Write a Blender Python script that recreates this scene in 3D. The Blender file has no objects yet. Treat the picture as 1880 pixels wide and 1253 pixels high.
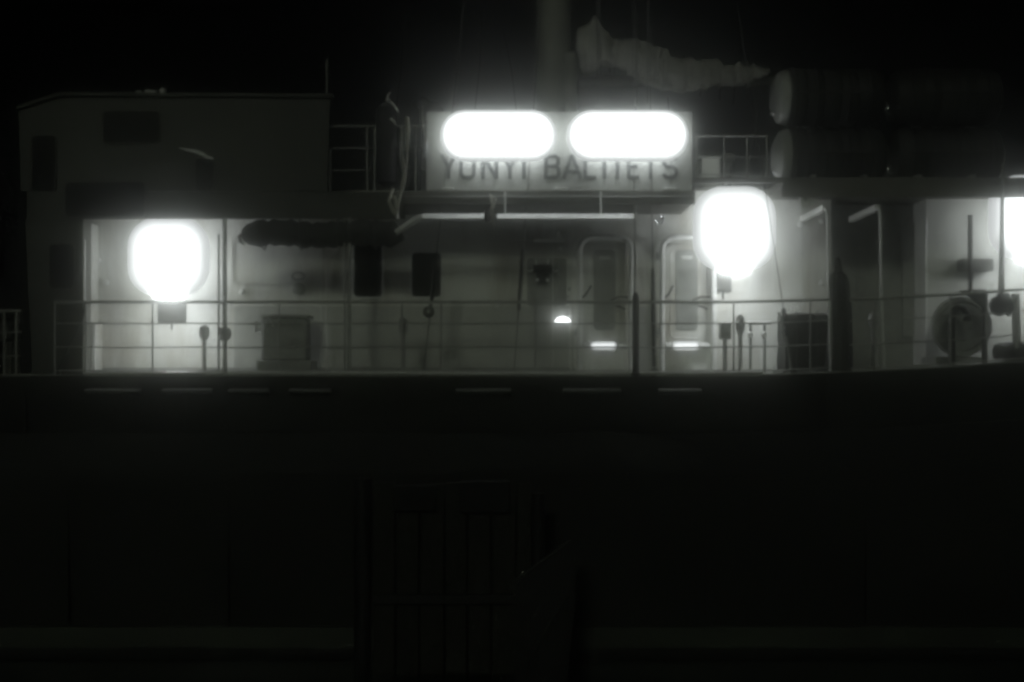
import bpy, bmesh, math, random
from mathutils import Vector, Matrix, noise
R = math.radians
random.seed(7)
SC = bpy.context.scene
COL = SC.collection

# ------------------------------------------------------------------ camera
# world: X along the ship, Y away from the quay, Z up. Camera 20 m off the ship's rail (y = 0), at deck level.
CAMD = 20.0
cd = bpy.data.cameras.new('camera'); cam = bpy.data.objects.new('camera', cd); COL.objects.link(cam)
cam.location = (0, -CAMD, 0); cam.rotation_euler = (R(90), 0, 0)
cd.sensor_width = 36; cd.lens = 36 * CAMD / 15.04; cd.shift_y = 53.5 / 1880
cd.clip_end = 500; cd.clip_start = 0.05
SC.camera = cam

# ------------------------------------------------------------------ night sky, faint far light, exposure
w = bpy.data.worlds.new('World'); SC.world = w; w.use_nodes = True
nt = w.node_tree; bg = nt.nodes['Background']
sky = nt.nodes.new('ShaderNodeTexSky'); sky.sky_type = 'NISHITA'; sky.sun_disc = False
sky.sun_elevation = R(-6); sky.sun_rotation = R(200)
nt.links.new(sky.outputs[0], bg.inputs[0]); bg.inputs[1].default_value = 0.004
sl = bpy.data.lights.new('far_night_light', 'SUN'); sl.energy = 0.30; sl.angle = R(7); sl.color = (0.92, 1.0, 0.80)
so = bpy.data.objects.new('far_night_light', sl); COL.objects.link(so)
so.rotation_euler = (R(70), 0, R(-8))
SC.view_settings.view_transform = 'Standard'; SC.view_settings.look = 'None'
SC.view_settings.exposure = 0.35; SC.view_settings.gamma = 1
SC.render.engine = 'CYCLES'
cy = SC.cycles
cy.max_bounces = 6; cy.diffuse_bounces = 4; cy.glossy_bounces = 3; cy.volume_bounces = 2; cy.transparent_max_bounces = 8
cy.sample_clamp_indirect = 3.0; cy.caustics_reflective = False; cy.caustics_refractive = False
cy.pixel_filter_type = 'BLACKMAN_HARRIS'; cy.filter_width = 3.0
cy.use_denoising = True

# ------------------------------------------------------------------ materials
MATS = {}
def mat(name, col, rough=0.5, metal=0.0, bump=0.0, bscale=20.0, var=0.15, vscale=3.0, emit=None, estr=0.0, streak=0.0, spec=0.5, stain_or_tone=None):
    m = bpy.data.materials.new(name); m.use_nodes = True
    t = m.node_tree; b = t.nodes['Principled BSDF']
    b.inputs['Roughness'].default_value = rough; b.inputs['Metallic'].default_value = metal
    b.inputs['Specular IOR Level'].default_value = spec
    b.inputs['Base Color'].default_value = (*col, 1)
    tc = t.nodes.new('ShaderNodeTexCoord')
    if var > 0:
        n = t.nodes.new('ShaderNodeTexNoise'); n.inputs['Scale'].default_value = vscale; n.inputs['Detail'].default_value = 8; n.inputs['Roughness'].default_value = 0.65
        mp = t.nodes.new('ShaderNodeMapping')
        if streak: mp.inputs['Scale'].default_value = (1, 1, 1 - streak)
        t.links.new(tc.outputs['Object'], mp.inputs[0]); t.links.new(mp.outputs[0], n.inputs['Vector'])
        rmp = t.nodes.new('ShaderNodeValToRGB')
        s = stain_or_tone or tuple(c * (1 - var * 2.2) for c in col)
        rmp.color_ramp.elements[0].position = 0.30; rmp.color_ramp.elements[0].color = (*s, 1)
        rmp.color_ramp.elements[1].position = 0.56; rmp.color_ramp.elements[1].color = (*col, 1)
        t.links.new(n.outputs['Fac'], rmp.inputs[0]); t.links.new(rmp.outputs[0], b.inputs['Base Color'])
        rr = t.nodes.new('ShaderNodeMapRange'); rr.inputs['To Min'].default_value = min(1, rough + 0.15); rr.inputs['To Max'].default_value = max(0.05, rough - 0.1)
        t.links.new(n.outputs['Fac'], rr.inputs[0]); t.links.new(rr.outputs[0], b.inputs['Roughness'])
    if bump > 0:
        n2 = t.nodes.new('ShaderNodeTexNoise'); n2.inputs['Scale'].default_value = bscale; n2.inputs['Detail'].default_value = 6
        bp = t.nodes.new('ShaderNodeBump'); bp.inputs['Strength'].default_value = bump; bp.inputs['Distance'].default_value = 0.02
        t.links.new(tc.outputs['Object'], n2.inputs['Vector']); t.links.new(n2.outputs['Fac'], bp.inputs['Height']); t.links.new(bp.outputs[0], b.inputs['Normal'])
    if emit:
        b.inputs['Emission Color'].default_value = (*emit, 1); b.inputs['Emission Strength'].default_value = estr
    MATS[name] = m
    return m
WHITE = mat('white_paint', (0.79, 0.80, 0.77), 0.42, bump=0.25, bscale=2.2, var=0.14, vscale=1.6, streak=0.75, stain_or_tone=(0.42, 0.40, 0.34))
TRIM = mat('white_trim_paint', (0.84, 0.85, 0.83), 0.2, bump=0.12, bscale=30, var=0.08, vscale=9)
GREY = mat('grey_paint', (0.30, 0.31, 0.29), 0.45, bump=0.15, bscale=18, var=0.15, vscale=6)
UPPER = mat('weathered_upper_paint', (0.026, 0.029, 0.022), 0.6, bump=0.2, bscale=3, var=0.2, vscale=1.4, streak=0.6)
DECK = mat('deck_paint', (0.32, 0.33, 0.30), 0.55, bump=0.3, bscale=40, var=0.2, vscale=5)
SOFFIT = mat('deck_edge_paint', (0.10, 0.10, 0.085), 0.6, bump=0.2, bscale=12, var=0.2, vscale=4)
HULLM = mat('dark_hull_paint', (0.013, 0.0135, 0.0115), 0.62, bump=0.5, bscale=1.3, var=0.2, vscale=2.0, streak=0.6, spec=0.25)
BLACKP = mat('black_paint', (0.012, 0.012, 0.012), 0.55, bump=0.2, bscale=14, var=0.2, vscale=5, spec=0.25)
DARKG = mat('dark_grey_paint', (0.085, 0.087, 0.08), 0.5, bump=0.15, bscale=18, var=0.15, vscale=6)
GREYW = mat('grey_wall_tone', (0.52, 0.53, 0.50), 0.42, bump=0.25, bscale=2.2, var=0.14, vscale=1.6, streak=0.75)
BOARD = mat('sign_board_paint', (0.40, 0.41, 0.39), 0.45, bump=0.25, bscale=2.2, var=0.16, vscale=1.6, streak=0.75)
RUBBER = mat('black_rubber', (0.016, 0.016, 0.016), 0.8, bump=0.3, bscale=30, var=0.2, spec=0.2)
STEEL = mat('galvanised_steel', (0.36, 0.37, 0.36), 0.32, metal=0.85, bump=0.15, bscale=60, var=0.15, vscale=14)
RAILM = mat('rail_paint', (0.40, 0.405, 0.385), 0.35, bump=0.1, bscale=50, var=0.2, vscale=9)
WIRE = mat('wire_rope', (0.09, 0.09, 0.085), 0.45, metal=0.4, bump=0.3, bscale=150, var=0.1)
CHROME = mat('polished_steel', (0.75, 0.76, 0.77), 0.16, metal=1.0, bump=0.3, bscale=40, var=0)
ROPE = mat('pale_rope', (0.75, 0.74, 0.68), 0.8, bump=0.7, bscale=130, var=0.2, vscale=25)
CANVAS = mat('sail_canvas', (0.24, 0.24, 0.22), 0.85, bump=0.5, bscale=12, var=0.15, vscale=5)
DCANVAS = mat('dark_tarpaulin', (0.04, 0.041, 0.038), 0.75, bump=0.6, bscale=9, var=0.2, vscale=5, spec=0.3)
RAFT = mat('weathered_pale_coat', (0.36, 0.37, 0.35), 0.38, bump=0.15, bscale=8, var=0.15, vscale=4)
RAFTSH = mat('shaded_canister_shell', (0.014, 0.015, 0.013), 0.6, bump=0.2, bscale=8, var=0.2, vscale=4, spec=.3)  # canister sides darkened in their colour to read as unlit
GLASS = mat('dark_window_glass', (0.006, 0.006, 0.006), 0.12, var=0, spec=0.5)
LETTER = mat('dark_sign_lettering', (0.03, 0.033, 0.036), 0.5, bump=0.1, bscale=60, var=0.2, vscale=20)
WOOD = mat('dark_wet_timber', (0.028, 0.028, 0.023), 0.8, bump=0.8, bscale=14, var=0.2, vscale=6, streak=0.85, spec=0.2)
BOOT = mat('waterline_stripe_paint', (0.032, 0.040, 0.027), 0.55, bump=0.3, bscale=6, var=0.25, vscale=0.45, stain_or_tone=(.008, .008, .007))  # broad tone patches put a lit patch into the stripe's colour
BACKGLOW = mat('added_back_glow', (0.9, 0.9, 0.9), 0.4, var=0, emit=(0.93, 0.97, 1.0), estr=34)
WASHGLOW = mat('added_wash_glow', (0.9, 0.9, 0.9), 0.4, var=0, emit=(0.95, 0.98, 1.0), estr=19)
STEPL = mat('lit_step_lens', (0.9, 0.9, 0.9), 0.4, var=0, emit=(0.86, 0.94, 1.0), estr=.75)

# ------------------------------------------------------------------ mesh helpers
def SX(px, y=0.0): return (px - 940) / 125.0 * (CAMD + y) / CAMD
def SZ(py, y=0.0): return (680 - py) / 125.0 * (CAMD + y) / CAMD
def P(px, py, y=0.0): return Vector((SX(px, y), y, SZ(py, y)))

class MB:
    def __init__(s): s.bm = bmesh.new()
    def box(s, a, b):
        a = Vector(a); b = Vector(b); c = (a + b) / 2; d = b - a
        m = Matrix.Translation(c) @ Matrix.Diagonal((abs(d.x), abs(d.y), abs(d.z), 1))
        bmesh.ops.create_cube(s.bm, size=1, matrix=m); return s
    def obox(s, c, size, rot=None):
        m = Matrix.Translation(Vector(c)) @ (rot or Matrix()) @ Matrix.Diagonal((*size, 1))
        bmesh.ops.create_cube(s.bm, size=1, matrix=m); return s
    def tube(s, pts, r, seg=10, cap=True):
        pts = [Vector(p) for p in pts]; n = len(pts)
        rs = r if isinstance(r, (list, tuple)) else [r] * n
        rings = []; prev = None
        for i, p in enumerate(pts):
            t = (pts[min(i + 1, n - 1)] - pts[max(i - 1, 0)]).normalized()
            if prev is None:
                u = t.cross(Vector((0, 0, 1)) if abs(t.z) < 0.9 else Vector((1, 0, 0))).normalized()
            else:
                u = (prev - t * prev.dot(t)).normalized()
            prev = u; v = t.cross(u)
            rings.append([s.bm.verts.new(p + (u * math.cos(a) + v * math.sin(a)) * rs[i]) for a in [2 * math.pi * k / seg for k in range(seg)]])
        for i in range(n - 1):
            for k in range(seg):
                s.bm.faces.new((rings[i][k], rings[i][(k + 1) % seg], rings[i + 1][(k + 1) % seg], rings[i + 1][k]))
        if cap:
            s.bm.faces.new(rings[0][::-1]); s.bm.faces.new(rings[-1])
        return s
    def lathe(s, o, prof, axis='Z', seg=24):
        # prof: (radius, height) along axis
        o = Vector(o); rings = []
        for r, h in prof:
            ring = []
            for k in range(seg):
                a = 2 * math.pi * k / seg; c, d = math.cos(a) * max(r, 1e-4), math.sin(a) * max(r, 1e-4)
                q = {'Z': (c, d, h), 'X': (h, c, d), 'Y': (d, h, c)}[axis]
                ring.append(s.bm.verts.new(o + Vector(q)))
            rings.append(ring)
        for i in range(len(rings) - 1):
            for k in range(seg):
                s.bm.faces.new((rings[i][k], rings[i][(k + 1) % seg], rings[i + 1][(k + 1) % seg], rings[i + 1][k]))
        s.bm.faces.new(rings[0][::-1]); s.bm.faces.new(rings[-1])
        return s
    def prism(s, outline, y0, y1):
        # outline: list of (x, z), extruded along y
        f = [s.bm.verts.new((x, y0, z)) for x, z in outline]; b = [s.bm.verts.new((x, y1, z)) for x, z in outline]
        n = len(outline); s.bm.faces.new(f); s.bm.faces.new(b[::-1])
        for k in range(n): s.bm.faces.new((f[k], b[k], b[(k + 1) % n], f[(k + 1) % n]))
        return s
    def xprism(s, outline, x0, x1):
        f = [s.bm.verts.new((x0, y, z)) for y, z in outline]; b = [s.bm.verts.new((x1, y, z)) for y, z in outline]
        n = len(outline); s.bm.faces.new(f); s.bm.faces.new(b[::-1])
        for k in range(n): s.bm.faces.new((f[k], b[k], b[(k + 1) % n], f[(k + 1) % n]))
        return s
    def build(s, name, m, parent=None, smooth=True, bevel=0.0):
        bmesh.ops.recalc_face_normals(s.bm, faces=s.bm.faces)
        me = bpy.data.meshes.new(name); s.bm.to_mesh(me); s.bm.free()
        me.materials.append(m)
        if smooth:
            me.polygons.foreach_set('use_smooth', [True] * len(me.polygons))
            try: me.set_sharp_from_angle(angle=R(40))
            except Exception: pass
        o = bpy.data.objects.new(name, me); COL.objects.link(o)
        if parent is not None:
            o.parent = parent
            o.matrix_parent_inverse = Matrix.Translation(-world_loc(parent))
        if bevel:
            bv = o.modifiers.new('bevel', 'BEVEL'); bv.width = bevel; bv.segments = 2; bv.limit_method = 'ANGLE'; bv.angle_limit = R(35)
        return o
def world_loc(o):
    l = Vector(o.location)
    if o.parent: l = l + world_loc(o.parent) - world_loc(o.parent) * (1 if o.type == 'MESH' else 0)
    return l
def tag(o, label, cat, group=None, kind=None):
    if label: o['label'] = label
    if cat: o['category'] = cat
    if group: o['group'] = group
    if kind: o['kind'] = kind
    return o
def thing(name, label, cat, loc, group=None):
    o = bpy.data.objects.new(name, None); COL.objects.link(o); o.empty_display_size = 0.2
    o.location = loc; return tag(o, label, cat, group)
def copy_tree(o, delta, label=None):
    c = o.copy(); COL.objects.link(c); c.location = Vector(o.location) + Vector(delta)
    if label: c['label'] = label
    for ch in list(o.children):
        d = ch.copy(); COL.objects.link(d); d.parent = c
        for g in list(ch.children):
            e = g.copy(); COL.objects.link(e); e.parent = d
    return c
def rrect(x0, z0, x1, z1, r, n=6, top_only=False):
    pts = []
    cs = [(x1 - r, z1 - r, 0), (x0 + r, z1 - r, 90)]
    if top_only:
        for cx, cz, a0 in cs: pts += [(cx + r * math.cos(R(a0 + 90 * k / n)), cz + r * math.sin(R(a0 + 90 * k / n))) for k in range(n + 1)]
        return pts + [(x0, z0), (x1, z0)]
    cs += [(x0 + r, z0 + r, 180), (x1 - r, z0 + r, 270)]
    for cx, cz, a0 in cs: pts += [(cx + r * math.cos(R(a0 + 90 * k / n)), cz + r * math.sin(R(a0 + 90 * k / n))) for k in range(n + 1)]
    return pts

YW = 1.7                                   # deckhouse wall plane
DZ = -0.06                                 # main deck height
def sheer(x):                              # deck edge rises towards the right
    t = max(0.0, x - 3.0); return DZ + 0.012 * t + 0.0075 * t * t

# ------------------------------------------------------------------ water
wm = mat('dark_harbour_water', (0.01, 0.014, 0.012), 0.12, bump=1.0, bscale=2.2, var=0)
MB().box((-60, -40, -4.25), (60, 60, -4.2)).build('water', wm, smooth=False)['kind'] = 'structure'

# ------------------------------------------------------------------ the ship
ship = thing('ship', 'dark hulled ship at night with a white deckhouse and two rounded steel doors', 'ship', (0, 1, -4.2))
# hull: strips of plating following the sheer
def hull_strip(name, m, d0, d1, y0, y1, thick=0.12, seg=44, xa=-12.5, xb=12.5):
    b = MB(); rows = []
    for k in range(seg + 1):
        x = xa + (xb - xa) * k / seg; z0 = sheer(x)
        f = 1 + 0.0 * x
        rows.append([b.bm.verts.new((x, y0, z0 + d0)), b.bm.verts.new((x, y1, z0 * (0 if d1 < -3 else 1) + d1)),
                     b.bm.verts.new((x, y1 + thick, z0 * (0 if d1 < -3 else 1) + d1)), b.bm.verts.new((x, y0 + thick, z0 + d0))])
    for k in range(seg):
        for j in range(4): b.bm.faces.new((rows[k][j], rows[k][(j + 1) % 4], rows[k + 1][(j + 1) % 4], rows[k + 1][j]))
    b.bm.faces.new(rows[0]); b.bm.faces.new(rows[-1][::-1])
    return b.build(name, m, ship)
hull_strip('hull', HULLM, -0.03, -0.86, -0.06, 0.02)
hull_strip('rub_rail_shade_band', BLACKP, -0.862, -1.46, -0.03, -0.03, 0.2)  # black band: rub rail with its shadow put into the colour
hull_strip('hull_lower_plating', HULLM, -1.462, -3.78, -0.02, 0.10)
b = MB()
for x0, x1 in ((-12.5, 12.5),): b.box((x0, 0.08, -4.1), (x1, 0.4, -3.79))
b.build('waterline_stripe', BOOT, ship)
b = MB(); b.box((-12.5, 0.14, -4.4), (12.5, 0.5, -4.102)); b.build('underwater_plating', BLACKP, ship)
# main deck
b = MB(); rows = []
for k in range(45):
    x = -12.5 + 25 * k / 44
    rows.append([b.bm.verts.new((x, y, sheer(x) + dz)) for y, dz in ((-0.05, -0.025), (-0.05, 0.0), (6, 0.0), (6, -0.025))])
for k in range(44):
    for j in range(4): b.bm.faces.new((rows[k][j], rows[k][(j + 1) % 4], rows[k + 1][(j + 1) % 4], rows[k + 1][j]))
b.build('main_deck', DECK, ship)
# bright lip along the deck edge (waterway bar)
b = MB(); b.tube([(x, -0.03, sheer(x) + 0.02) for x in [SX(160) + (SX(1400) - SX(160)) * k / 30 for k in range(31)]], 0.022, 8)
b.build('waterway_bar', TRIM, ship)
for k in range(9):
    x_ = -9.5 + 2.35 * k; MB().box((x_, -0.066, sheer(x_) - .84), (x_ + .03, -0.055, sheer(x_) - .05)).build('hull_seam', HULLM, ship)
    MB().box((x_ + .6, -0.026, -3.7), (x_ + .635, .11, -1.6)).build('hull_seam', HULLM, ship)
# strake ledges below the deck edge that catch the lamps
for a, c in ((165, 262), (305, 392), (425, 497), (535, 610), (838, 938), (1033, 1138), (1208, 1284)):
    x0, x1 = SX(a), SX(c); zz = SZ(713)
    MB().xprism([(-0.05, zz), (-0.05, zz - 0.09), (-0.28, zz - 0.05), (-0.30, zz - 0.02)], x0, x1).build('strake_ledge', GREY, ship, bevel=0.004)

# deckhouse wall with window and door openings (built from panels butted end to end)
WT = SZ(369, YW) + 0.05
ZT = 2.86
def wall_panels(name, xa, xb, za, zb, y, holes, m, thick=0.02):
    """holes: (x0,x1,z0,z1) sorted by x, non overlapping in x"""
    bb = MB(); x = xa
    for h in holes:
        if h[0] > x: bb.box((x, y, za), (h[0], y + thick, zb))
        bb.box((h[0], y, za), (h[1], y + thick, h[2])); bb.box((h[0], y, h[3]), (h[1], y + thick, zb)); x = h[1]
    bb.box((x, y, za), (xb, y + thick, zb)); return bb.build(name, m, ship, smooth=False)
wins = [(650, 702, 438, 546), (756, 810, 464, 546)]
holes = [(SX(a, YW), SX(c, YW), SZ(f, YW), SZ(e, YW)) for a, c, e, f in wins]
doors = [(1073, 1148, 447, 632), (1224, 1299, 447, 632)]
holes += [(SX(a, YW), SX(c, YW), SZ(f, YW), SZ(e, YW)) for a, c, e, f in doors]
wall = wall_panels('deckhouse_wall', SX(60, YW), SX(1524, YW), DZ, ZT, YW, holes, WHITE)
for (x0, x1, z0, z1) in holes[:2]:
    win = MB().prism(rrect(x0 - 0.03, z0 - 0.03, x1 + 0.03, z1 + 0.03, 0.09), YW + 0.03, YW + 0.05).build('window', GLASS, ship)
    fr = MB(); o = rrect(x0 - 0.012, z0 - 0.012, x1 + 0.012, z1 + 0.012, 0.08)
    pts = [(x, YW - 0.008, z) for x, z in o]; fr.tube(pts + pts[:1], 0.018, 8, cap=False); fr.build('frame', TRIM, win)
    for cx, cz, sx, sz in ((x0, z0, 1, 1), (x1, z0, -1, 1), (x0, z1, 1, -1), (x1, z1, -1, -1)):
        cn = MB(); cn.prism([(cx, cz), (cx + sx * 0.07, cz), (cx + sx * 0.02, cz + sz * 0.02), (cx, cz + sz * 0.07)], YW - 0.002, YW + 0.018)
        cn.build('corner_gusset', WHITE, win, smooth=False)
# rivet columns beside the second window
for cx in (816,):
    for k in range(12):
        z = SZ(480, YW) - k * 0.075; rv = MB()
        rv.lathe((SX(cx, YW), YW - 0.006, z), [(0.011, 0.008), (0.009, 0.0), (0.003, -0.004)], 'Y', 8)
        rv.build('rivet', TRIM, ship)
# plate seams
for px in (590, 1015, 1045, 1472):
    MB().box((SX(px, YW) - 0.008, YW - 0.010, DZ), (SX(px, YW) + 0.008, YW - 0.001, ZT - 0.2)).build('plate_seam', TRIM, ship, bevel=0.003)
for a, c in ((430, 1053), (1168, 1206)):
    MB().box((SX(a, YW), YW - 0.004, DZ + .001), (SX(c, YW), YW - 0.0005, SZ(563, YW))).build('lower_wall_band', GREYW, ship, smooth=False)  # thin grey band, darker than the wall above it
# coaming along the foot of the wall
MB().box((SX(60, YW), YW - 0.05, DZ), (SX(1055, YW), YW - 0.001, DZ + 0.10)).build('coaming', GREY, ship, bevel=0.006)
# doors
for i, (a, c, e, f) in enumerate(doors):
    x0, x1, z0, z1 = SX(a, YW), SX(c, YW), SZ(f, YW), SZ(e, YW)
    g = 0.085
    leaf = MB().prism(rrect(x0 + .002, z0 + .002, x1 - .002, z1 - .002, 0.11), YW + 0.06, YW + 0.10).build('door', WHITE, ship, bevel=0.008)
    # raised panel and the rounded pipe frame around the leaf
    fr = MB(); ol = rrect(x0 - g, DZ + 0.02, x1 + g, z1 + g, 0.2, 8, True)
    ol = ol[-1:] + ol[:-1]
    fr.tube([(x, YW - 0.10, z) for x, z in ol], 0.046, 12)
    fr.build('frame', TRIM, leaf)
    inn = MB(); o2 = rrect(x0 + 0.07, z0 + 0.09, x1 - 0.07, z1 - 0.09, 0.08); pp = [(x, YW + 0.056, z) for x, z in o2]
    inn.tube(pp + pp[:1], 0.012, 6, cap=False); inn.build('pressed_rib', WHITE, leaf)
    MB().prism(rrect(x0 + .15, z0 + .22, x1 - .15, z1 - .1, .07), YW + .045, YW + .0595).build('stiffener_panel', RAFT, leaf, bevel=.006)
    pl = MB(); xm = (x0 + x1) / 2; zp = SZ(473, YW)
    pl.box((xm - 0.09, YW + 0.036, zp - 0.03), (xm + 0.09, YW + 0.0445, zp + 0.03)).build('nameplate', TRIM, leaf, bevel=0.003)
    sil = MB().xprism([(YW - 0.001, z0 + 0.03), (YW - 0.13, z0 - 0.03), (YW - 0.13, z0 - 0.055), (YW - 0.001, z0 - 0.055)], x0 - 0.02, x1 + 0.02)
    sil.build('sill', TRIM, leaf, bevel=0.006)
    for k, (hx, hz) in enumerate(((a - 13, 471), (a - 13, 610), (c + 10, 531))):
        h = MB(); q = P(hx, hz, YW - 0.05)
        h.box(q + Vector((-0.05, -0.05, -0.02)), q + Vector((0.06, 0.045, 0.02))); h.tube([q + Vector((-0.03, -0.04, -0.06)), q + Vector((-0.03, -0.04, 0.06))], 0.016, 8)
        h.build('hinge', CHROME, leaf, bevel=0.004)
    for (px, py, qx, qy, bow) in ((a - 4, 548, a + 12, 525, 5), (c - 28, 552, c + 4, 546, -8), (c - 18, 562, c - 1, 568, -3)):
        A = P(px, py, YW - 0.09); B = P(qx, qy, YW - 0.07); M_ = (A + B) / 2 + Vector((0, -0.03, -bow / 125.0 if bow < 0 else bow / 250.0)); M_.z = (A.z + B.z) / 2 - bow / 250.0
        MB().tube([A, A.lerp(M_, 0.6), M_, M_.lerp(B, 0.5), B], [0.012, 0.015, 0.016, 0.014, 0.02], 8).build('dog_handle', BLACKP, leaf)

# boat deck: left slab, centre slab and the raised right part, each with soffit frames
ZC0, ZC1 = SZ(376), SZ(351)
dk = MB(); dk.box((SX(742), -0.02, ZC0 + 0.05), (SX(1276), YW + 3, ZC1)); dk.build('boat_deck', SOFFIT, ship, bevel=0.006)
MB().box((SX(742), -0.035, ZC0), (SX(1276), 0.03, ZC0 + 0.048)).build('deck_flange', SOFFIT, ship, bevel=0.006)
MB().tube([P(742, 361, -0.03), P(1276, 361, -0.03)], 0.010, 6).build('deck_bead', GREY, ship)
ZR0, ZR1 = SZ(343), SZ(326)
MB().box((SX(1276) + .002, 0.0, ZR0 + .06), (SX(1438) - .002, .10, ZR1)).build('edge_beam', SOFFIT, ship, bevel=.006)
MB().box((SX(1276, YW) + .002, YW + .0, ZT + .002), (SX(1438), YW + 3, ZT + .06)).build('house_roof', SOFFIT, ship)
dk = MB(); dk.box((SX(1438), 0.0, ZR0 + 0.02), (12.5, YW + 3, ZR1)); dk.build('raft_deck', SOFFIT, ship, bevel=0.006)
MB().box((SX(1435), -0.03, ZR0 - 0.16), (12.5, 0.04, ZR0 + 0.018)).build('raft_deck_fascia', SOFFIT, ship, bevel=0.006)
# fascia above the lit alcove and the left soffit
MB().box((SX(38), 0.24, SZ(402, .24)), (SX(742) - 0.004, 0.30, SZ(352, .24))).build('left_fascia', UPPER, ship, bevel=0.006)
MB().box((SX(38), 0.302, SZ(375, .3)), (SX(742) - 0.004, YW + 3, SZ(368, .3))).build('left_soffit', SOFFIT, ship)
# cable trunk along the wall top and its bent bracket
for a, c in ((776, 890), (912, 1163)): MB().xprism([(-.05, SZ(393)), (-.15, SZ(403)), (-.15, SZ(405)), (-.05, SZ(405))], SX(a), SX(c)).build('cable_trunk', TRIM, ship, bevel=0.006)
b = MB(); b.tube([P(776, 399, -.07), P(762, 404, -.07), P(742, 418, -.06), P(727, 428, -.05)], 0.045, 8); b.build('trunk_bend', TRIM, ship)
for px in (927, 1103):
    MB().tube([P(px, 352, -.06), P(px, 396, -.06)], 0.016, 8).build('trunk_hanger', TRIM, ship)
# portal frames on the right: pillar with rounded head and a beam back to the wall
for px, pyb in ((1520, 690), (1617, 680)):
    x = SX(px); zt = SZ(381)
    f = MB(); pts = [Vector((x + 0.05, 0.02, sheer(x))), Vector((x + 0.02, 0.02, 1.0)), Vector((x, 0.02, zt - 0.12)), Vector((x - 0.01, 0.05, zt - 0.03)), Vector((x - 0.02, 0.14, zt))]
    f.tube(pts, 0.022, 8); f.build('pillar', TRIM, ship)
    f = MB(); f.box((x - 0.05, 0.14, zt - 0.03), (x + 0.03, YW, zt + 0.06)); f.build('deck_beam', TRIM, ship, bevel=0.006)
# pillars on the left and centre
for px, rr_, top in ((401, 0.018, 430), (412, 0.034, 400), (632, 0.018, 400), (641, 0.03, 400), (1166, 0.022, 376)):
    f = MB(); x = SX(px); f.tube([(x, 0.02, DZ), (x, 0.02, SZ(top))], rr_, 10); f.build('pillar', RAILM, ship)
# wall beyond the last frame, to the right
wall2 = wall_panels('side_wall', SX(1524, YW) + 0.02, SX(1700, 2.3), DZ, ZR0 + 0.02, 2.3, [], GREY)
MB().box((SX(1524, YW), YW, DZ), (SX(1524, YW) + 0.018, 2.32, ZR0 + 0.02)).build('wall_return', WHITE, ship)
wall3 = MB().box((SX(1700, 1.6), 1.6, DZ), (12.5, 1.62, ZR0 + 0.02)).build('forward_wall', GREYW, ship)
MB().box((SX(1700, 1.6), 1.622, DZ), (SX(1700, 1.6) + 0.02, 2.4, ZR0 + 0.02)).build('wall_return', WHITE, ship)
MB().box((SX(1655, 2.28), 2.22, DZ + .6), (SX(1690, 2.28), 2.298, SZ(410, 2.28))).build('locker_door', GREY, ship, bevel=0.01)
# wall corner bead
MB().tube([(SX(1700, 1.6), 1.6, DZ + 0.4), (SX(1700, 1.6), 1.6, 2.4)], 0.018, 8).build('corner_bead', TRIM, ship)

# left: flush side plating with windows, and the wheelhouse level above
def px_panel(name, pts, y, m, holes=(), thick=0.03):
    return MB().prism([(SX(a, y), SZ(c, y)) for a, c in pts], y, y + thick).build(name, m, ship, smooth=False)
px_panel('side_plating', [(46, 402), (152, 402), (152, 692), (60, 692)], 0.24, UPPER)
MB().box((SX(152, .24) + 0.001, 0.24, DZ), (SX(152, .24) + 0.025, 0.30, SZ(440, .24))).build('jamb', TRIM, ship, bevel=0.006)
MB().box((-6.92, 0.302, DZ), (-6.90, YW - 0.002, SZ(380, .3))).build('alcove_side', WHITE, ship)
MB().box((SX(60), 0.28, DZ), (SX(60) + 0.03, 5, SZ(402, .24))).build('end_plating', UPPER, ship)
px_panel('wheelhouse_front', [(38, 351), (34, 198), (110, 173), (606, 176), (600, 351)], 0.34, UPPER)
MB().prism([(SX(a, .34), SZ(c, .34)) for a, c in [(34, 196), (110, 171), (612, 174), (612, 180), (110, 177), (34, 202)]], 0.27, 0.40).build('wheelhouse_coping', UPPER, ship)
for (a, c, e, f, y) in ((60, 102, 250, 352, .34), (190, 292, 206, 262, .34), (122, 266, 336, 398, .20), (92, 136, 450, 530, .24), (360, 392, 292, 350, .34)):
    x0, x1, z0, z1 = SX(a, y), SX(c, y), SZ(f, y), SZ(e, y)
    g = MB().prism(rrect(x0, z0, x1, z1, 0.06), y - 0.03, y - 0.002).build('window', GLASS, ship)
    o = rrect(x0 - .01, z0 - .01, x1 + .01, z1 + .01, 0.07); pp = [(x, y - 0.02, z) for x, z in o]
    MB().tube(pp + pp[:1], 0.016, 6, cap=False).build('frame', SOFFIT, g)
# short pipe with a lit flank, and the ragged rooftop fittings
MB().tube([P(607, 275, .2), P(606, 355, .2)], 0.022, 8).build('handrail_post', STEEL, ship)
MB().tube([P(600, 110, 1), P(600, 175, 1)], 0.012, 6).build('whip_aerial', RAILM, ship)

# masts
MASTP = mat('mast_paint', (0.2, 0.205, 0.18), 0.55, bump=0.2, bscale=6, var=0.2, vscale=3)
mast = MB(); mast.tube([(SX(1016, 3.6), 3.6, 2.6), (SX(1016, 3.6), 3.6, 9)], [0.31, 0.27], 24); mast.build('mast', MASTP, ship)
MB().tube([(SX(1048, 3.2), 3.2, 2.6), (SX(1048, 3.2), 3.2, 5.4)], 0.10, 14).build('mast_track', MASTP, ship)
fn = MB(); fn.lathe((SX(792, 1.2), 1.2, 2.62), [(0.16, 0), (0.16, 1.2), (0.19, 1.22), (0.19, 1.45), (0.12, 1.55)], 'Z', 20); fn.build('vent_trunk', UPPER, ship)
MB().lathe(P(776, 190, .9), [(0.02, -.09), (0.08, -.06), (0.1, 0), (0.08, .06), (0.02, .09)], 'Y', 16).build('mast_block', BLACKP, ship)

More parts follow.
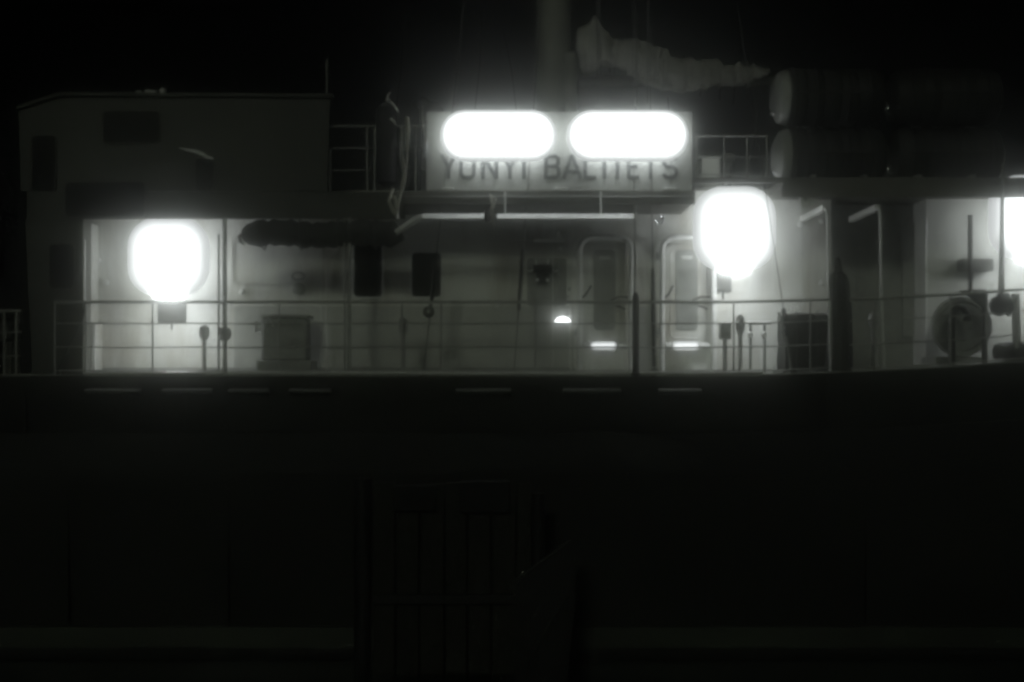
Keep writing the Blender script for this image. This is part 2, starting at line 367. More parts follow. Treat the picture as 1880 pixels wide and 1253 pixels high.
for pts in ([(1050, 420), (1050, 470), (1048, 480), (1048, 690)], [(860, 415), (862, 440), (940, 441), (980, 444)], [(600, 470), (600, 690)], [(425, 440), (425, 520), (470, 522), (530, 522)]):
    MB().tube([P(a, c2, YW - .04) for a, c2 in pts], .014, 8).build('conduit', WHITE, ship)
for px, py in ((445, 536), (913, 560), (180, 478), (196, 520), (1470, 412), (1508, 405), (1509, 520)):
    q = P(px, py, YW); MB().lathe(q + Vector((0, -.07, 0)), [(.02, 0), (.045, .012), (.05, .04), (.05, .068)], 'Y', 14).build('wall_socket', TRIM, ship)
# pilaster and low locker at the left end of the alcove
MB().box((SX(100, 1.3), 1.32, DZ), (SX(167, 1.3), YW - .002, 2.3)).build('wall_pilaster', WHITE, ship, bevel=.01)
MB().box((SX(168, 1.3) , 1.30, DZ), (SX(175, 1.3), YW - .002, SZ(592, 1.3))).build('low_bulkhead', WHITE, ship, bevel=.015)
# wall boxes below lamps
def wall_box(px0, px1, py0, py1, name, label, cat, m, group=None, d=0.05, y=YW):
    x0, x1, z0, z1 = SX(px0, y), SX(px1, y), SZ(py1, y), SZ(py0, y)
    t = thing(name, label, cat, ((x0 + x1) / 2, y, z0), group)
    MB().box((x0, y - d, z0), (x1, y - 0.002, z1)).build('case', m, t, bevel=0.012)
    MB().box((x0 + .03, y - d - .012, z0 + .03), (x1 - .03, y - d - .001, z1 - .03)).build('lid', m, t, bevel=0.006)
    MB().tube([((x0 + x1) / 2, y - .05, z0), ((x0 + x1) / 2, y - .05, z0 - .12)], 0.014, 8).build('cable_gland', m, t)
    return t
wall_box(291, 342, 556, 592, 'junction_box', 'dark junction box on the wall straight below the left lamp', 'junction box', DARKG, 'junction boxes below the lamps')
wall_box(1312, 1342, 497, 536, 'junction_box', 'dark junction box on the wall right of the right-hand door', 'junction box', DARKG, 'junction boxes below the lamps')
wall_box(1756, 1812, 478, 500, 'equipment_box', 'flat dark box on the forward wall beside the rightmost lamp', 'box', DARKG, d=0.3, y=1.58)

# ------------------------------------------------------------------ lamps
def bloom_glow(name, cx, cz, ax, az, r, plateau, edge=.72, rim=.0):
    """lens bloom put into the emission: bright over the lamp, fading towards the rim (object coordinates)"""
    m = bpy.data.materials.new(name); m.use_nodes = True; t = m.node_tree; b = t.nodes['Principled BSDF']
    b.inputs['Base Color'].default_value = (.8, .8, .8, 1); b.inputs['Roughness'].default_value = .5
    tc = t.nodes.new('ShaderNodeTexCoord'); sp = t.nodes.new('ShaderNodeSeparateXYZ'); t.links.new(tc.outputs['Object'], sp.inputs[0])
    def M(op, a, b_=None):
        n = t.nodes.new('ShaderNodeMath'); n.operation = op
        for i, v in enumerate((a, b_)):
            if v is None: continue
            if isinstance(v, (int, float)): n.inputs[i].default_value = v
            else: t.links.new(v, n.inputs[i])
        return n.outputs[0]
    dx = M('MAXIMUM', M('SUBTRACT', M('ABSOLUTE', M('SUBTRACT', sp.outputs[0], cx)), ax), 0.0)
    dz = M('MAXIMUM', M('SUBTRACT', M('ABSOLUTE', M('SUBTRACT', sp.outputs[2], cz)), az), 0.0)
    d = M('SQRT', M('ADD', M('MULTIPLY', dx, dx), M('MULTIPLY', dz, dz)))
    mr = t.nodes.new('ShaderNodeMapRange'); mr.interpolation_type = 'SMOOTHSTEP'
    mr.inputs['From Min'].default_value = r * edge; mr.inputs['From Max'].default_value = r
    mr.inputs['To Min'].default_value = plateau; mr.inputs['To Max'].default_value = rim
    t.links.new(d, mr.inputs[0]); t.links.new(mr.outputs[0], b.inputs['Emission Strength'])
    b.inputs['Emission Color'].default_value = (.95, .98, 1, 1); return m
def pillow(cx, cy, cz, ax, az, r, th, parent, name, m):
    """rounded flat bloom shell: outline is a rounded rectangle of half size (ax+r, az+r), thickness th"""
    b = MB(); rings = []; n = 48
    out = rrect(-(ax + r), -(az + r), ax + r, az + r, r, 10)
    for s_, yy in ((.55, -.5), (.8, -.46), (.93, -.34), (.99, -.15), (1, 0), (.99, .15), (.93, .34), (.8, .46), (.55, .5)):
        k = r * (1 - s_); ring = []
        for x, z in out:
            # shrink inwards along both axes by k
            L = math.hypot(max(abs(x) - ax, 0), max(abs(z) - az, 0)) or 1
            ux = math.copysign(max(abs(x) - ax, 0), x) / L; uz = math.copysign(max(abs(z) - az, 0), z) / L
            ring.append(b.bm.verts.new((cx + x - ux * k, cy + yy * th, cz + z - uz * k)))
        rings.append(ring)
    for i in range(len(rings) - 1):
        for k in range(len(out)): b.bm.faces.new((rings[i][k], rings[i][(k + 1) % len(out)], rings[i + 1][(k + 1) % len(out)], rings[i + 1][k]))
    b.bm.faces.new(rings[0]); b.bm.faces.new(rings[-1][::-1])
    return b.build(name, m, parent)
def bulkhead_lamp(px, py, y, wally, label, az=.10, ax=.21):
    c = P(px, py, y); r = .46; t = thing('deck_lantern', label, 'lamp', c, 'lamps with bloom shells along the deckhouse')
    pillow(c.x, c.y, c.z, ax, az, r, .24, t, 'bloom_shell', bloom_glow('lantern_bloom', c.x, c.z, ax, az, r, 1.9, .2, .45))  # wide glowing shell takes the shape of the lamp's lens bloom
    zb = c.z - az - r
    MB().lathe((c.x, c.y, zb - .025), [(.21, 0), (.24, .01), (.24, .03)], 'Z', 28).build('added_wash_disc', WASHGLOW, t)  # added emitter facing down, shaped for the wash on the wall
    MB().tube([c + Vector((0, .12, .1)), c + Vector((0, (wally - y) * .7, .14)), Vector((c.x, wally - .005, c.z + .14))], .03, 10).build('bracket', TRIM, t)
    return t
bulkhead_lamp(310, 472, 1.0, YW, 'blazing lamp with its bloom in the left alcove, leftmost lit lamp', az=.15, ax=.17)
bulkhead_lamp(1348, 420, 1.0, YW, 'blazing lamp with its bloom above and right of the right-hand door', az=.19, ax=.18)
bulkhead_lamp(1895, 400, .9, 1.6, 'blazing lamp with its bloom cut by the right edge of the picture', az=.19)
# small lights
c = P(1033, 588, YW - .09)
t = thing('step_light', 'small glowing fan-shaped light on the wall left of the doors', 'wall light', c)
MB().prism([(c.x - .13, c.z - .03), (c.x + .13, c.z - .03), (c.x + .09, c.z + .035), (c.x, c.z + .06), (c.x - .09, c.z + .035)], c.y - .03, c.y + .03).build('lens', mat('lit_fan_lens', (.9, .9, .9), .4, var=0, emit=(.95, .98, 1), estr=3.0), t, bevel=.01)
MB().box((c.x - .1, c.y + .032, c.z - .04), (c.x + .1, YW - .002, c.z + .05)).build('housing', GREY, t)
MB().box((c.x - .05, c.y - .01, c.z - .09), (c.x + .05, YW - .002, c.z - .042)).build('bracket', GREY, t)
for (a, c2, e, f), lab in zip(doors, ('low glowing strip under the left-hand door', 'low glowing strip under the right-hand door')):
    x0, x1 = SX(a + 10, 1.5), SX(c2 - 15, 1.5); z = SZ(635, 1.5)
    t = thing('sill_glow', lab, 'light strip', ((x0 + x1) / 2, 1.5, z), 'glowing strips on the door sills')
    MB().prism(rrect(x0, z - .075, x1, z + .075, .07), 1.50, 1.545).build('lens', bloom_glow('glowing_sill_strip', (x0 + x1) / 2, z, (x1 - x0) / 2 - .07, 0.0, .075, 1.1, .1, .1), t)  # strip glowing at the sill, brightest along its middle
    MB().box((x0 + .02, 1.546, z - .03), (x1 - .02, 1.568, z + .03)).build('housing', TRIM, t)

# ------------------------------------------------------------------ name board with its two tube lamps
bx0, bx1, bz0, bz1 = SX(782), SX(1272), SZ(350) + 0.005, SZ(204)
nb = thing('name_board', 'white ship name board lettered YUNYI BALTIETS along the boat deck edge', 'sign', ((bx0 + bx1) / 2, 0.05, bz0))
MB().box((bx0, 0.05, bz0), (bx1, 0.08, bz1)).build('board', BOARD, nb, smooth=False, bevel=0.006)
for px in (822, 1030, 1230):
    MB().box((SX(px) - .09, -0.01, bz0), (SX(px) + .09, 0.048, bz0 + 0.04)).build('foot_bracket', TRIM, nb, bevel=0.005)
# lettering: bold block strokes (x, z in letter units, cap height 1)
G = {
 'Y': [[(0, 1), (.5, .48), (1, 1)], [(.5, .48), (.5, 0)]],
 'U': [[(.08, 1), (.08, .2), (.25, 0.06), (.75, 0.06), (.92, .2), (.92, 1)]],
 'N': [[(.08, 0), (.08, 1)], [(.08, 1), (.92, 0)], [(.92, 0), (.92, 1)]],
 'I': [[(.5, 0), (.5, 1)]],
 'B': [[(.08, 0), (.08, 1)], [(.08, .94), (.7, .94), (.88, .84), (.88, .62), (.7, .53), (.08, .53)], [(.7, .53), (.92, .42), (.92, .16), (.74, .06), (.08, .06)]],
 'A': [[(.02, 0), (.5, 1)], [(.5, 1), (.98, 0)], [(.2, .3), (.8, .3)]],
 'L': [[(.08, 1), (.08, 0)], [(.08, .06), (.92, .06)]],
 'T': [[(.5, 0), (.5, 1)], [(0, .94), (1, .94)]],
 'E': [[(.08, 0), (.08, 1)], [(.08, .06), (.95, .06)], [(.08, .52), (.8, .52)], [(.08, .94), (.95, .94)]],
 'S': [[(.92, .82), (.75, .94), (.25, .94), (.08, .8), (.08, .62), (.25, .53), (.75, .47), (.92, .38), (.92, .2), (.75, .06), (.25, .06), (.06, .18)]],
}
LT = [('Y', 811, 836), ('U', 844, 872), ('N', 884, 914), ('Y', 923, 949), ('I', 955, 969), ('B', 1000, 1028), ('A', 1034, 1067), ('L', 1073, 1097), ('T', 1099, 1121), ('I', 1127, 1141), ('E', 1153, 1175), ('T', 1183, 1207), ('S', 1217, 1244)]
WL = {0: MB(), 1: MB()}; zb, zt = SZ(328), SZ(284); H = zt - zb; sw = 0.052
for n_, (ch, a, c2) in enumerate(LT):
    xa, xb = SX(a), SX(c2); lt = WL[0 if n_ < 5 else 1]
    for j_, st in enumerate(G[ch]):
        q = [Vector((xa + (xb - xa) * u, zb + H * v)) for u, v in st]
        for k in range(len(q) - 1):
            d = (q[k + 1] - q[k]); L = d.length; ang = math.atan2(d.y, d.x); mid = (q[k] + q[k + 1]) / 2
            yy = 0.047 - 0.0006 * ((n_ * 7 + j_ * 3 + k) % 5)
            ext = sw * 0.45 if len(q) > 2 else 0.0
            lt.obox((mid.x, yy, mid.y), (L + ext, 0.006, sw), Matrix.Rotation(-ang, 4, 'Y'))
for lt in WL.values(): lt.build('lettering', LETTER, nb, smooth=False)
for (a, c2, lab) in ((854, 976, 'left one of the two long blazing tube lamps over the name board'), (1086, 1218, 'right one of the two long blazing tube lamps over the name board')):
    y = -0.20; z = SZ(250, y); x0, x1 = SX(a, y), SX(c2, y); xm = (x0 + x1) / 2; hx = (x1 - x0) / 2; r = .365
    t = thing('tube_lamp', lab, 'lamp', (xm, y, z), 'lamps with bloom shells over the name board')
    pillow(xm, y, z, hx, .01, r, .22, t, 'bloom_shell', bloom_glow('tube_bloom', xm, z, hx, .01, r, 3.4, .35, .3))  # shell shaped as the bloom around the tube, glow graded to its rim
    MB().tube([(x0 - .05, -.03, z), (x1 + .05, -.03, z)], .03, 12).build('tube', BACKGLOW, t)  # added emitter hidden behind the shell to brighten the board
    for xx in (x0 + .12, x1 - .12): MB().tube([(xx, y + .1, z), (xx, .048, z + .02)], .02, 8).build('bracket', TRIM, t)

# ------------------------------------------------------------------ railings
def railing(name, label, pts_top, zr, posts, r_top=0.022, r_mid=0.012, post_r=0.014, y=0.0, m=RAILM, group=None):
    """pts_top: list of x; zr(x): deck height; height 1.05"""
    xs = pts_top; t = thing(name, label, 'railing', (xs[0], y, zr(xs[0])), group)
    for h, rr in ((1.06, r_top), (0.745, r_mid), (0.395, r_mid), (0.05, r_mid)):
        sag = 0.0 if h > 1 else 0.006
        MB().tube([(x, y, zr(x) + h + sag * math.sin(k * 1.9)) for k, x in enumerate(xs)], rr, 8).build('rail' if h > 1 else 'rail_wire', m, t)
    for px in posts:
        x = SX(px, y)
        p = MB(); p.tube([(x, y, zr(x) - 0.02), (x, y, zr(x) + 1.06)], post_r, 8); p.lathe((x, y, zr(x) - .02), [(0.035, 0), (0.035, .02), (.016, .03)], 'Z', 10); p.build('stanchion', m, t)
    return t
railing('deck_railing', 'long wire deck railing in front of the lit deckhouse wall', [SX(100) + (SX(1524) - SX(100)) * k / 24 for k in range(25)], sheer, (100, 157, 280, 512, 738, 810, 983, 1347, 1488, 1526))
railing('deck_railing', 'dark rising stretch of deck railing right of the covered capstan', [SX(1560) + (12.3 - SX(1560)) * k / 12 for k in range(13)], lambda x: sheer(x) - 0.02, (1605, 1745, 1812), post_r=.016)
railing('deck_railing', 'dim short stretch of deck railing at the left end of the deck', [SX(-60) + (SX(40) - SX(-60)) * k / 4 for k in range(5)], lambda x: DZ - .13, (8, 30), post_r=.02)
# boat deck rails
def upper_rail(label, a, c2, py_top, py_bot, posts, mids, y):
    t = thing('upper_railing', label, 'railing', P(a, py_bot, y))
    MB().tube([P(a, py_top, y), P(c2, py_top, y)], .016, 8).build('rail', RAILM, t)
    for pm in mids: MB().tube([P(a, pm, y), P(c2, pm, y)], .010, 6).build('rail_wire', RAILM, t)
    for px in posts: MB().tube([P(px, py_top, y), P(px, py_bot, y)], .015, 8).build('stanchion', RAILM, t)
    return t
upper_rail('dim boat deck railing between the name board and the raft canisters', 1276, 1412, 250, 326, (1279, 1330, 1372, 1408), (288, 321), 0.1)
upper_rail('dark boat deck railing left of the name board', 612, 782, 232, 350, (674, 688, 763), (272, 313), 0.15)
# panels behind the right upper rail
t = thing('deck_locker', 'pale deck locker behind the small railing right of the name board', 'locker', P(1306, 325, .8))
MB().box(P(1288, 351, 2.1), P(1322, 290, 2.1) + Vector((0, .4, 0))).build('body', WHITE, t, bevel=.02)
MB().box(P(1286, 290, 2.08), P(1324, 286, 2.08) + Vector((0, .44, 0))).build('lid', TRIM, t, bevel=.01)
t = thing('vent_cowl', 'dim standing vent cowl between the deck locker and the canisters', 'vent', P(1336, 325, 1.0))
q = P(1336, 350, 2.2)
MB().tube([q, q + Vector((0, 0, .35)), q + Vector((0, -.05, .45)), q + Vector((0, -.16, .5))], [.06, .06, .075, .1], 14).build('pipe', UPPER, t)
MB().lathe(q, [(.11, 0), (.11, .03), (.07, .04)], 'Z', 14).build('base', UPPER, t)

# ------------------------------------------------------------------ shrouds and stays
def shroud(label, pts, turn, y=0.05, r=0.0075, foot=True, name='shroud'):
    """pts: pixel polyline bottom to top at the rail plane; turn = (t0,t1) py range of the thick turnbuckle"""
    (x0, y0), (x1, y1) = pts[0], pts[1]
    A = P(x0, y0, y); B = P(x1, y1, y); d = (B - A)
    t = thing(name, label, 'rigging', A, 'wire shrouds running up from the deck edge')
    top = A + d * ((12 - A.z) / d.z)
    def at(py): return A + d * ((SZ(py, y) - A.z) / d.z)
    MB().tube([A, at(300), top], r, 8).build('wire', WIRE, t)
    ta, tb = turn
    a, b_ = at(ta), at(tb)
    MB().tube([a, a.lerp(b_, .04), a.lerp(b_, .08), a.lerp(b_, .92), a.lerp(b_, .96), b_], [.012, .02, .03, .03, .02, .010], 10).build('turnbuckle', BLACKP, t)
    if foot:
        MB().obox(at(ta + 8 if ta < 675 else 686), (0.05, 0.03, 0.16)).build('toggle', BLACKP, t)
        MB().box(at(690) + Vector((-.04, -.03, -.02)), at(690) + Vector((.04, .03, .10))).build('chainplate', BLACKP, t)
    return t
shroud('thin leaning shroud crossing the square window, dark sleeve at window height', [(777, 690), (815, 345)], (560, 462))
shroud('leaning shroud between the square window and the doors with a thick dark sleeve', [(943, 690), (970, 330)], (552, 455))
shroud('upright shroud against the thick post between the two doors', [(1168, 690), (1164, 330)], (680, 545), r=.006)
shroud('upright shroud just left of the right-hand door', [(1201, 690), (1196, 330)], (655, 490), r=.007)
shroud('shroud leaning left that lands beside the big dark crate', [(1457, 690), (1413, 400)], (600, 566), r=.006)
# deadeye block on the first shroud
t = thing('deadeye_block', 'dark deadeye block lashed on the leaning shroud under the square window', 'block', P(787, 590, -.02))
MB().lathe(P(787, 573, -.02), [(.03, -.05), (.075, -.035), (.085, 0), (.075, .035), (.03, .05)], 'Y', 16).build('shell', BLACKP, t)
MB().lathe(P(787, 573, -.085), [(.018, 0), (.018, .012)], 'Y', 10).build('pin', CHROME, t)
# thick post between the doors
t = thing('sleeved_post', 'thick dark post standing at the rail between the two doors', 'post', P(1167, 690, -.03))
MB().tube([P(1167, 690, -.05), P(1167, 548, -.05), P(1167, 538, -.05)], [.05, .05, .03], 14).build('sleeve', BLACKP, t)
MB().lathe(P(1167, 690, -.05), [(.075, 0), (.075, .03), (.05, .05)], 'Z', 14).build('base', BLACKP, t)
for n_, (pts) in enumerate(([(1097, 190), (1094, 20)], [(1169, 190), (1163, 20)], [(1189, 190), (1188, 20)])):
    t = thing('halyard', ['twin halyard line hanging in front of the sail peak', 'first thin line left of the pair crossing the furled sail', 'second thin line of the pair crossing the furled sail'][n_], 'rigging', P(*pts[0], .3), 'thin lines in front of the furled sail')
    A = P(*pts[0], .3) ; B = P(*pts[1], .3) + Vector((0, 0, 3))
    MB().tube([A, B], .010, 6).build('line', WIRE, t)
    if n_ == 0: MB().tube([A + Vector((.05, 0, 0)), B + Vector((.02, 0, 0))], .008, 6).build('line', WIRE, t)

# diagonal stay at the left end
t = thing('diagonal_stay', 'dark diagonal brace behind the railing at the left end', 'brace', P(104, 688, .08))
MB().tube([P(104, 686, .08), P(150, 590, .08), P(157, 560, .08)], .022, 8).build('bar', BLACKP, t)
MB().box(P(98, 690, .06), P(112, 682, .12)).build('foot', BLACKP, t)

# ------------------------------------------------------------------ mushroom vents and posts on the deck edge
def vent(px, top, headw, headh, label, y=0.25, stem=.032, square=False, lit=None):
    x = SX(px, y); z0 = sheer(x); zt = SZ(top, y); hw = headw / 250.0; hh = headh / 125.0
    t = thing('mushroom_vent', label, 'vent', (x, y, z0), 'vent posts along the deck edge')
    MB().tube([(x, y, z0), (x, y, z0 + .08), (x, y, zt - hh)], [stem * 1.6, stem, stem], 12).build('stem', RAILM, t)
    if square: MB().box((x - hw, y - hw, zt - hh), (x + hw, y + hw, zt)).build('head', RAILM, t, bevel=.025)
    else: MB().lathe((x, y, zt - hh), [(hw * .45, 0), (hw * .9, hh * .25), (hw, hh * .55), (hw * .85, hh * .85), (hw * .3, hh)], 'Z', 18).build('head', RAILM, t)
    MB().lathe((x, y, z0), [(stem * 2.4, 0), (stem * 2.4, .02), (stem * 1.5, .03)], 'Z', 12).build('flange', RAILM, t)
    return t
vent(375, 597, 20, 28, 'pear-headed vent post below and right of the left lamp')
vent(412, 600, 26, 26, 'squat vent head beside the double pillar right of the left lamp', y=-.02, stem=.03)
vent(740, 583, 18, 34, 'dark vent post below the gap between the two windows')
vent(1331, 592, 21, 32, 'square-headed post right of the right-hand door', square=True)
vent(1359, 579, 18, 38, 'round-headed post next to the square-headed one')
vent(1605, 572, 22, 34, 'dark vent post beyond the last portal pillar', y=.3, stem=.05)

# ------------------------------------------------------------------ deck gear
# winch / locker on the left
def bxp(px0, px1, py0, py1, y, d): return (SX(px0, y), y, SZ(py1, y)), (SX(px1, y), y + d, SZ(py0, y))
t = thing('mooring_winch', 'grey mooring winch housing on deck right of the left lamp', 'winch', P(520, 686, .8))
MB().box(*bxp(480, 562, 585, 662, .8, .5)).build('housing', GREY, t, bevel=.03)
MB().box(*bxp(470, 572, 662, 688, .75, .6)).build('base', GREY, t, bevel=.015)
MB().lathe(P(474, 600, 1.0), [(.09, -.04), (.07, 0), (.07, .1), (.1, .14)], 'X', 18).build('drum', TRIM, t)
MB().box(*bxp(478, 566, 578, 584, .78, .54)).build('lid', GREY, t, bevel=.01)
MB().tube([P(486, 600, .76), P(492, 582, .74), P(502, 600, .76)], .012, 8).build('handle', TRIM, t)
# ring thing on the wall (fire hose coupling with ring)
t = thing('hose_coupling', 'round hose coupling with a cap on the wall above the winch', 'valve', P(547, 530, YW))
q = P(548, 508, YW - .04)
MB().tube([q + Vector((.1 * math.cos(a), -.03, .06 * math.sin(a))) for a in [2 * math.pi * k / 20 for k in range(21)]], .016, 8, cap=False).build('ring', GREY, t)
MB().lathe(P(547, 530, YW - .14), [(.06, 0), (.1, .03), (.1, .09), (.05, .138)], 'Y', 18).build('body', GREY, t)
# window-side speaker with ears
MB().prism(rrect(SX(968, YW), SZ(562, YW), SX(1040, YW), SZ(474, YW), .05), YW - .008, YW - .0045).build('horn_shade_patch', GREY, ship)  # grey patch on the wall standing in for the shadow below the horn
t = thing('signal_horn', 'dark signal horn box with two prongs on the wall left of the doors', 'horn', P(996, 522, YW))
MB().box(*bxp(979, 1014, 486, 500, 1.5, .19)).build('case', BLACKP, t, bevel=.02)
MB().box(*bxp(985, 1008, 501, 520, 1.54, .15)).build('body', BLACKP, t, bevel=.02)
for a, c2 in ((985, 983), (1005, 1007)): MB().tube([P(a, 487, 1.52), P(c2, 476, 1.5)], .012, 8).build('prong', TRIM, t)
for px in (986, 1005): MB().lathe(P(px, 514, 1.50), [(.022, 0), (.03, .03), (.03, .039)], 'Y', 12).build('lug', TRIM, t)
for a, c2 in ((979, 966), (1014, 1024)): MB().tube([P(a, 496, 1.56), P((a + c2) / 2, 499, 1.54), P(c2, 497, 1.56)], .012, 8).build('wing', TRIM, t)
t = thing('wall_shelf', 'small bracket shelf with a pointed fitting on the wall above the horn', 'shelf', P(1010, 445, YW))
MB().box((SX(980, 1.5), 1.45, SZ(446, 1.5)), (SX(1037, 1.5), YW - .003, SZ(440, 1.5))).build('board', CHROME, t, bevel=.006)
MB().prism([(SX(a, 1.5), SZ(c2, 1.5)) for a, c2 in ((1016, 439), (1036, 439), (1030, 432), (1026, 423), (1022, 432))], 1.5, 1.6).build('pointed_fitting', CHROME, t, bevel=.008)
MB().tube([P(1036, 447, 1.5), P(1037, 462, 1.5)], .010, 8).build('hook', TRIM, t)
MB().lathe(P(1028, 458, 1.5), [(.015, 0), (.04, .02), (.045, .06)], 'Y', 12).build('cup', TRIM, t)
t = thing('switch_box', 'small bright tilted plate on the post between the two doors', 'plate', P(1180, 444, 1.3))
MB().obox(P(1180, 441, 1.3), (.15, .05, .05), Matrix.Rotation(R(-9), 4, 'Y')).build('plate', TRIM, t, bevel=.006)
MB().tube([P(1180, 441, 1.33), P(1180, 441, YW - .01)], .018, 8).build('stub', TRIM, t)
t = thing('wire_coil', 'small loose coil of pale wire between the two doors', 'wire coil', P(1182, 498, 1.62))
q = P(1182, 498, 1.62); MB().tube([q + Vector((.07 * math.cos(a) * (1 + .2 * math.sin(a * .7)), -.01 * a / 6, .075 * math.sin(a * 1.02))) for a in [k * .4 for k in range(42)]], .006, 6).build('strand', ROPE, t)
MB().lathe(q + Vector((0, -.01, .08)), [(.012, 0), (.012, .09)], 'Y', 8).build('peg', TRIM, t)
# rope tuft at the trunk
t = thing('rope_lashing', 'knotted pale rope lashing hanging over the bright trunk under the name board', 'rope', P(903, 350, -.16))
for k in range(5):
    a = random.uniform(-.04, .04); MB().tube([P(899 + 3 * k, 356 + 2 * k, -.16), P(905 + random.uniform(-5, 5), 372, -.18), P(903 + random.uniform(-4, 6), 388, -.2), P(906 + random.uniform(-3, 4), 400 + 5 * k, -.16)], .010, 6).build('strand', ROPE, t)
MB().lathe(P(896, 396, -.12) , [(.03, -.09), (.055, -.04), (.055, .06), (.03, .1)], 'Z', 12).build('block', BLACKP, t)
# dark crate with tarpaulin, rope beside it
def lumpy_box(a, b_, m, name, parent, amp=.02, sub=10):
    bm = bmesh.new(); a = Vector(a); b_ = Vector(b_); c_ = (a + b_) / 2; d = b_ - a
    bmesh.ops.create_cube(bm, size=1, matrix=Matrix.Translation(c_) @ Matrix.Diagonal((abs(d.x), abs(d.y), abs(d.z), 1)))
    bmesh.ops.subdivide_edges(bm, edges=bm.edges[:], cuts=sub, use_grid_fill=True)
    for v in bm.verts:
        n = noise.noise_vector(v.co * 4.0) * amp + noise.noise_vector(v.co * 11) * amp * .4
        r = (v.co - c_); u = Vector((abs(r.x) / (abs(d.x) / 2), abs(r.y) / (abs(d.y) / 2), abs(r.z) / (abs(d.z) / 2)))
        e = sorted(u)[1]; k = 1 - .05 * max(0, e - .7) / .3
        v.co = c_ + r * k + n
        if v.co.z < a.z: v.co.z = a.z
    mb = MB(); mb.bm.free(); mb.bm = bm
    return mb.build(name, m, parent)
t = thing('covered_crate', 'big dark tarpaulin-covered crate on deck at the foot of the leaning shroud', 'crate', P(1482, 690, .5))
lumpy_box((SX(1442, .5), .5, sheer(SX(1480)) + .02), (SX(1524, .5), 1.2, SZ(575, .5)), DCANVAS, 'cover', t, .025)
for px in (1462, 1500): MB().tube([P(px, 572, .47), P(px + 1, 640, .465), P(px, 684, .47)], .009, 6).build('lashing', WIRE, t)
MB().box(*bxp(1438, 1528, 682, 689, .46, .8)).build('pallet', BLACKP, t)
t = thing('hanging_rope', 'kinked grey rope trailing down the left side of the covered crate', 'rope', P(1455, 690, .2))
MB().tube([P(1430, 574, .2), P(1436, 590, .2), P(1434, 604, .18), P(1441, 618, .2), P(1447, 640, .2), P(1450, 665, .2), P(1453, 690, .2)], [.02, .03, .022, .026, .02, .02, .02], 8).build('strand', RAILM, t)
MB().tube([P(1432, 590, .16), P(1441, 600, .15), P(1434, 610, .16)], .012, 6).build('knot', RAILM, t)
# pipe manifold between posts and crate
t = thing('pipe_manifold', 'low pale pipe manifold with two valves beside the covered crate', 'pipe', P(1395, 688, 1.0))
MB().tube([P(1372, 594, 1.0), P(1416, 593, 1.0)], .03, 10).build('pipe', TRIM, t)
for px in (1378, 1404):
    MB().tube([P(px, 594, 1.0), P(px, 688, 1.0)], .022, 8).build('leg', GREY, t)
    MB().lathe(P(px - 1, 615, .93), [(.04, 0), (.05, .01), (.02, .05)], 'Y', 12).build('valve', TRIM, t)
# wrapped capstan in front of the pillar
t = thing('covered_capstan', 'tall black pointed cover standing at the rail right of the crate', 'cover', P(1547, 690, -.05))
x = SX(1548, -.1); zb_ = sheer(x)
cb = MB(); prof = [(.20, 0), (.19, .3), (.165, .7), (.155, 1.0), (.14, 1.3), (.11, 1.42), (.05, 1.47), (.035, 1.6), (.012, 1.68)]
cb.lathe((x - .01, .16, zb_), prof, 'Z', 28)
for v in cb.bm.verts:
    k = .018 * math.sin(9 * math.atan2(v.co.y - .16, v.co.x - x) + v.co.z * 2); v.co.x += k; v.co.y += k * .5
    v.co.x += .03 * math.sin(v.co.z * 2.1)
cb.build('cover', DCANVAS, t)
for h in (.45, 1.05): MB().tube([(x + (.185 - .03 * h) * math.cos(a), .16 + (.185 - .03 * h) * math.sin(a), zb_ + h) for a in [2 * math.pi * k / 24 for k in range(25)]], .010, 6, cap=False).build('lashing', WIRE, t)
# right end: windlass, gooseneck, post, hanging block
t = thing('windlass', 'dim round-topped windlass on deck at the right end', 'windlass', P(1765, 680, .9))
MB().lathe(P(1765, 600, .8), [(.05, -.08), (.20, -.09), (.22, -.02), (.36, -.01), (.38, -.07), (.45, -.06), (.47, 0), (.45, .07), (.36, .1), (.1, .12)], 'Y', 36).build('gear_wheel', GREY, t)
MB().lathe(P(1765, 600, .8), [(.1, .12), (.22, .14), (.2, .5), (.26, .54), (.26, .58)], 'Y', 28).build('drum', GREY, t)
MB().lathe(P(1780, 604, .72), [(.03, -.03), (.045, 0), (.03, .02)], 'Y', 14).build('hub_bolt', CHROME, t)
MB().box(*bxp(1716, 1815, 655, 692, .75, .7)).build('bed', GREY, t, bevel=.02)
t = thing('gooseneck_vent', 'dark hooked gooseneck pipe in front of the windlass', 'vent', P(1748, 672, .2))
MB().tube([P(1748, 672, .2), P(1747, 590, .2), P(1750, 572, .2), P(1759, 564, .2), P(1769, 566, .2), P(1775, 576, .2), P(1776, 586, .2)], .05, 14).build('pipe', BLACKP, t)
MB().lathe(P(1776, 590, .2), [(.065, 0), (.065, .05)], 'Z', 14).build('mouth', BLACKP, t)
t = thing('davit_post', 'dark davit post with a triangular gusset at the right end', 'davit', P(1806, 675, .1))
MB().tube([P(1781, 395, .1), P(1781, 545, .1)], .035, 12).build('upper_post', BLACKP, t)
MB().prism([(SX(a, .1), SZ(c2, .1)) for a, c2 in ((1760, 534), (1809, 532), (1811, 575), (1797, 560), (1780, 545))], .06, .12).build('gusset', BLACKP, t)
MB().tube([P(1807, 560, .1), P(1806, 672, .1)], .032, 12).build('lower_post', BLACKP, t)
t = thing('hanging_block', 'dark pulley block hanging on its cable at the far right', 'pulley', P(1837, 585, -.1))
MB().tube([P(1841, 300, -.1), P(1838, 545, -.1)], [.02, .045], 10).build('cable', GREY, t)
MB().lathe(P(1834, 562, -.1), [(.03, -.07), (.13, -.05), (.15, 0), (.13, .05), (.03, .07)], 'Y', 20).build('sheave', BLACKP, t)
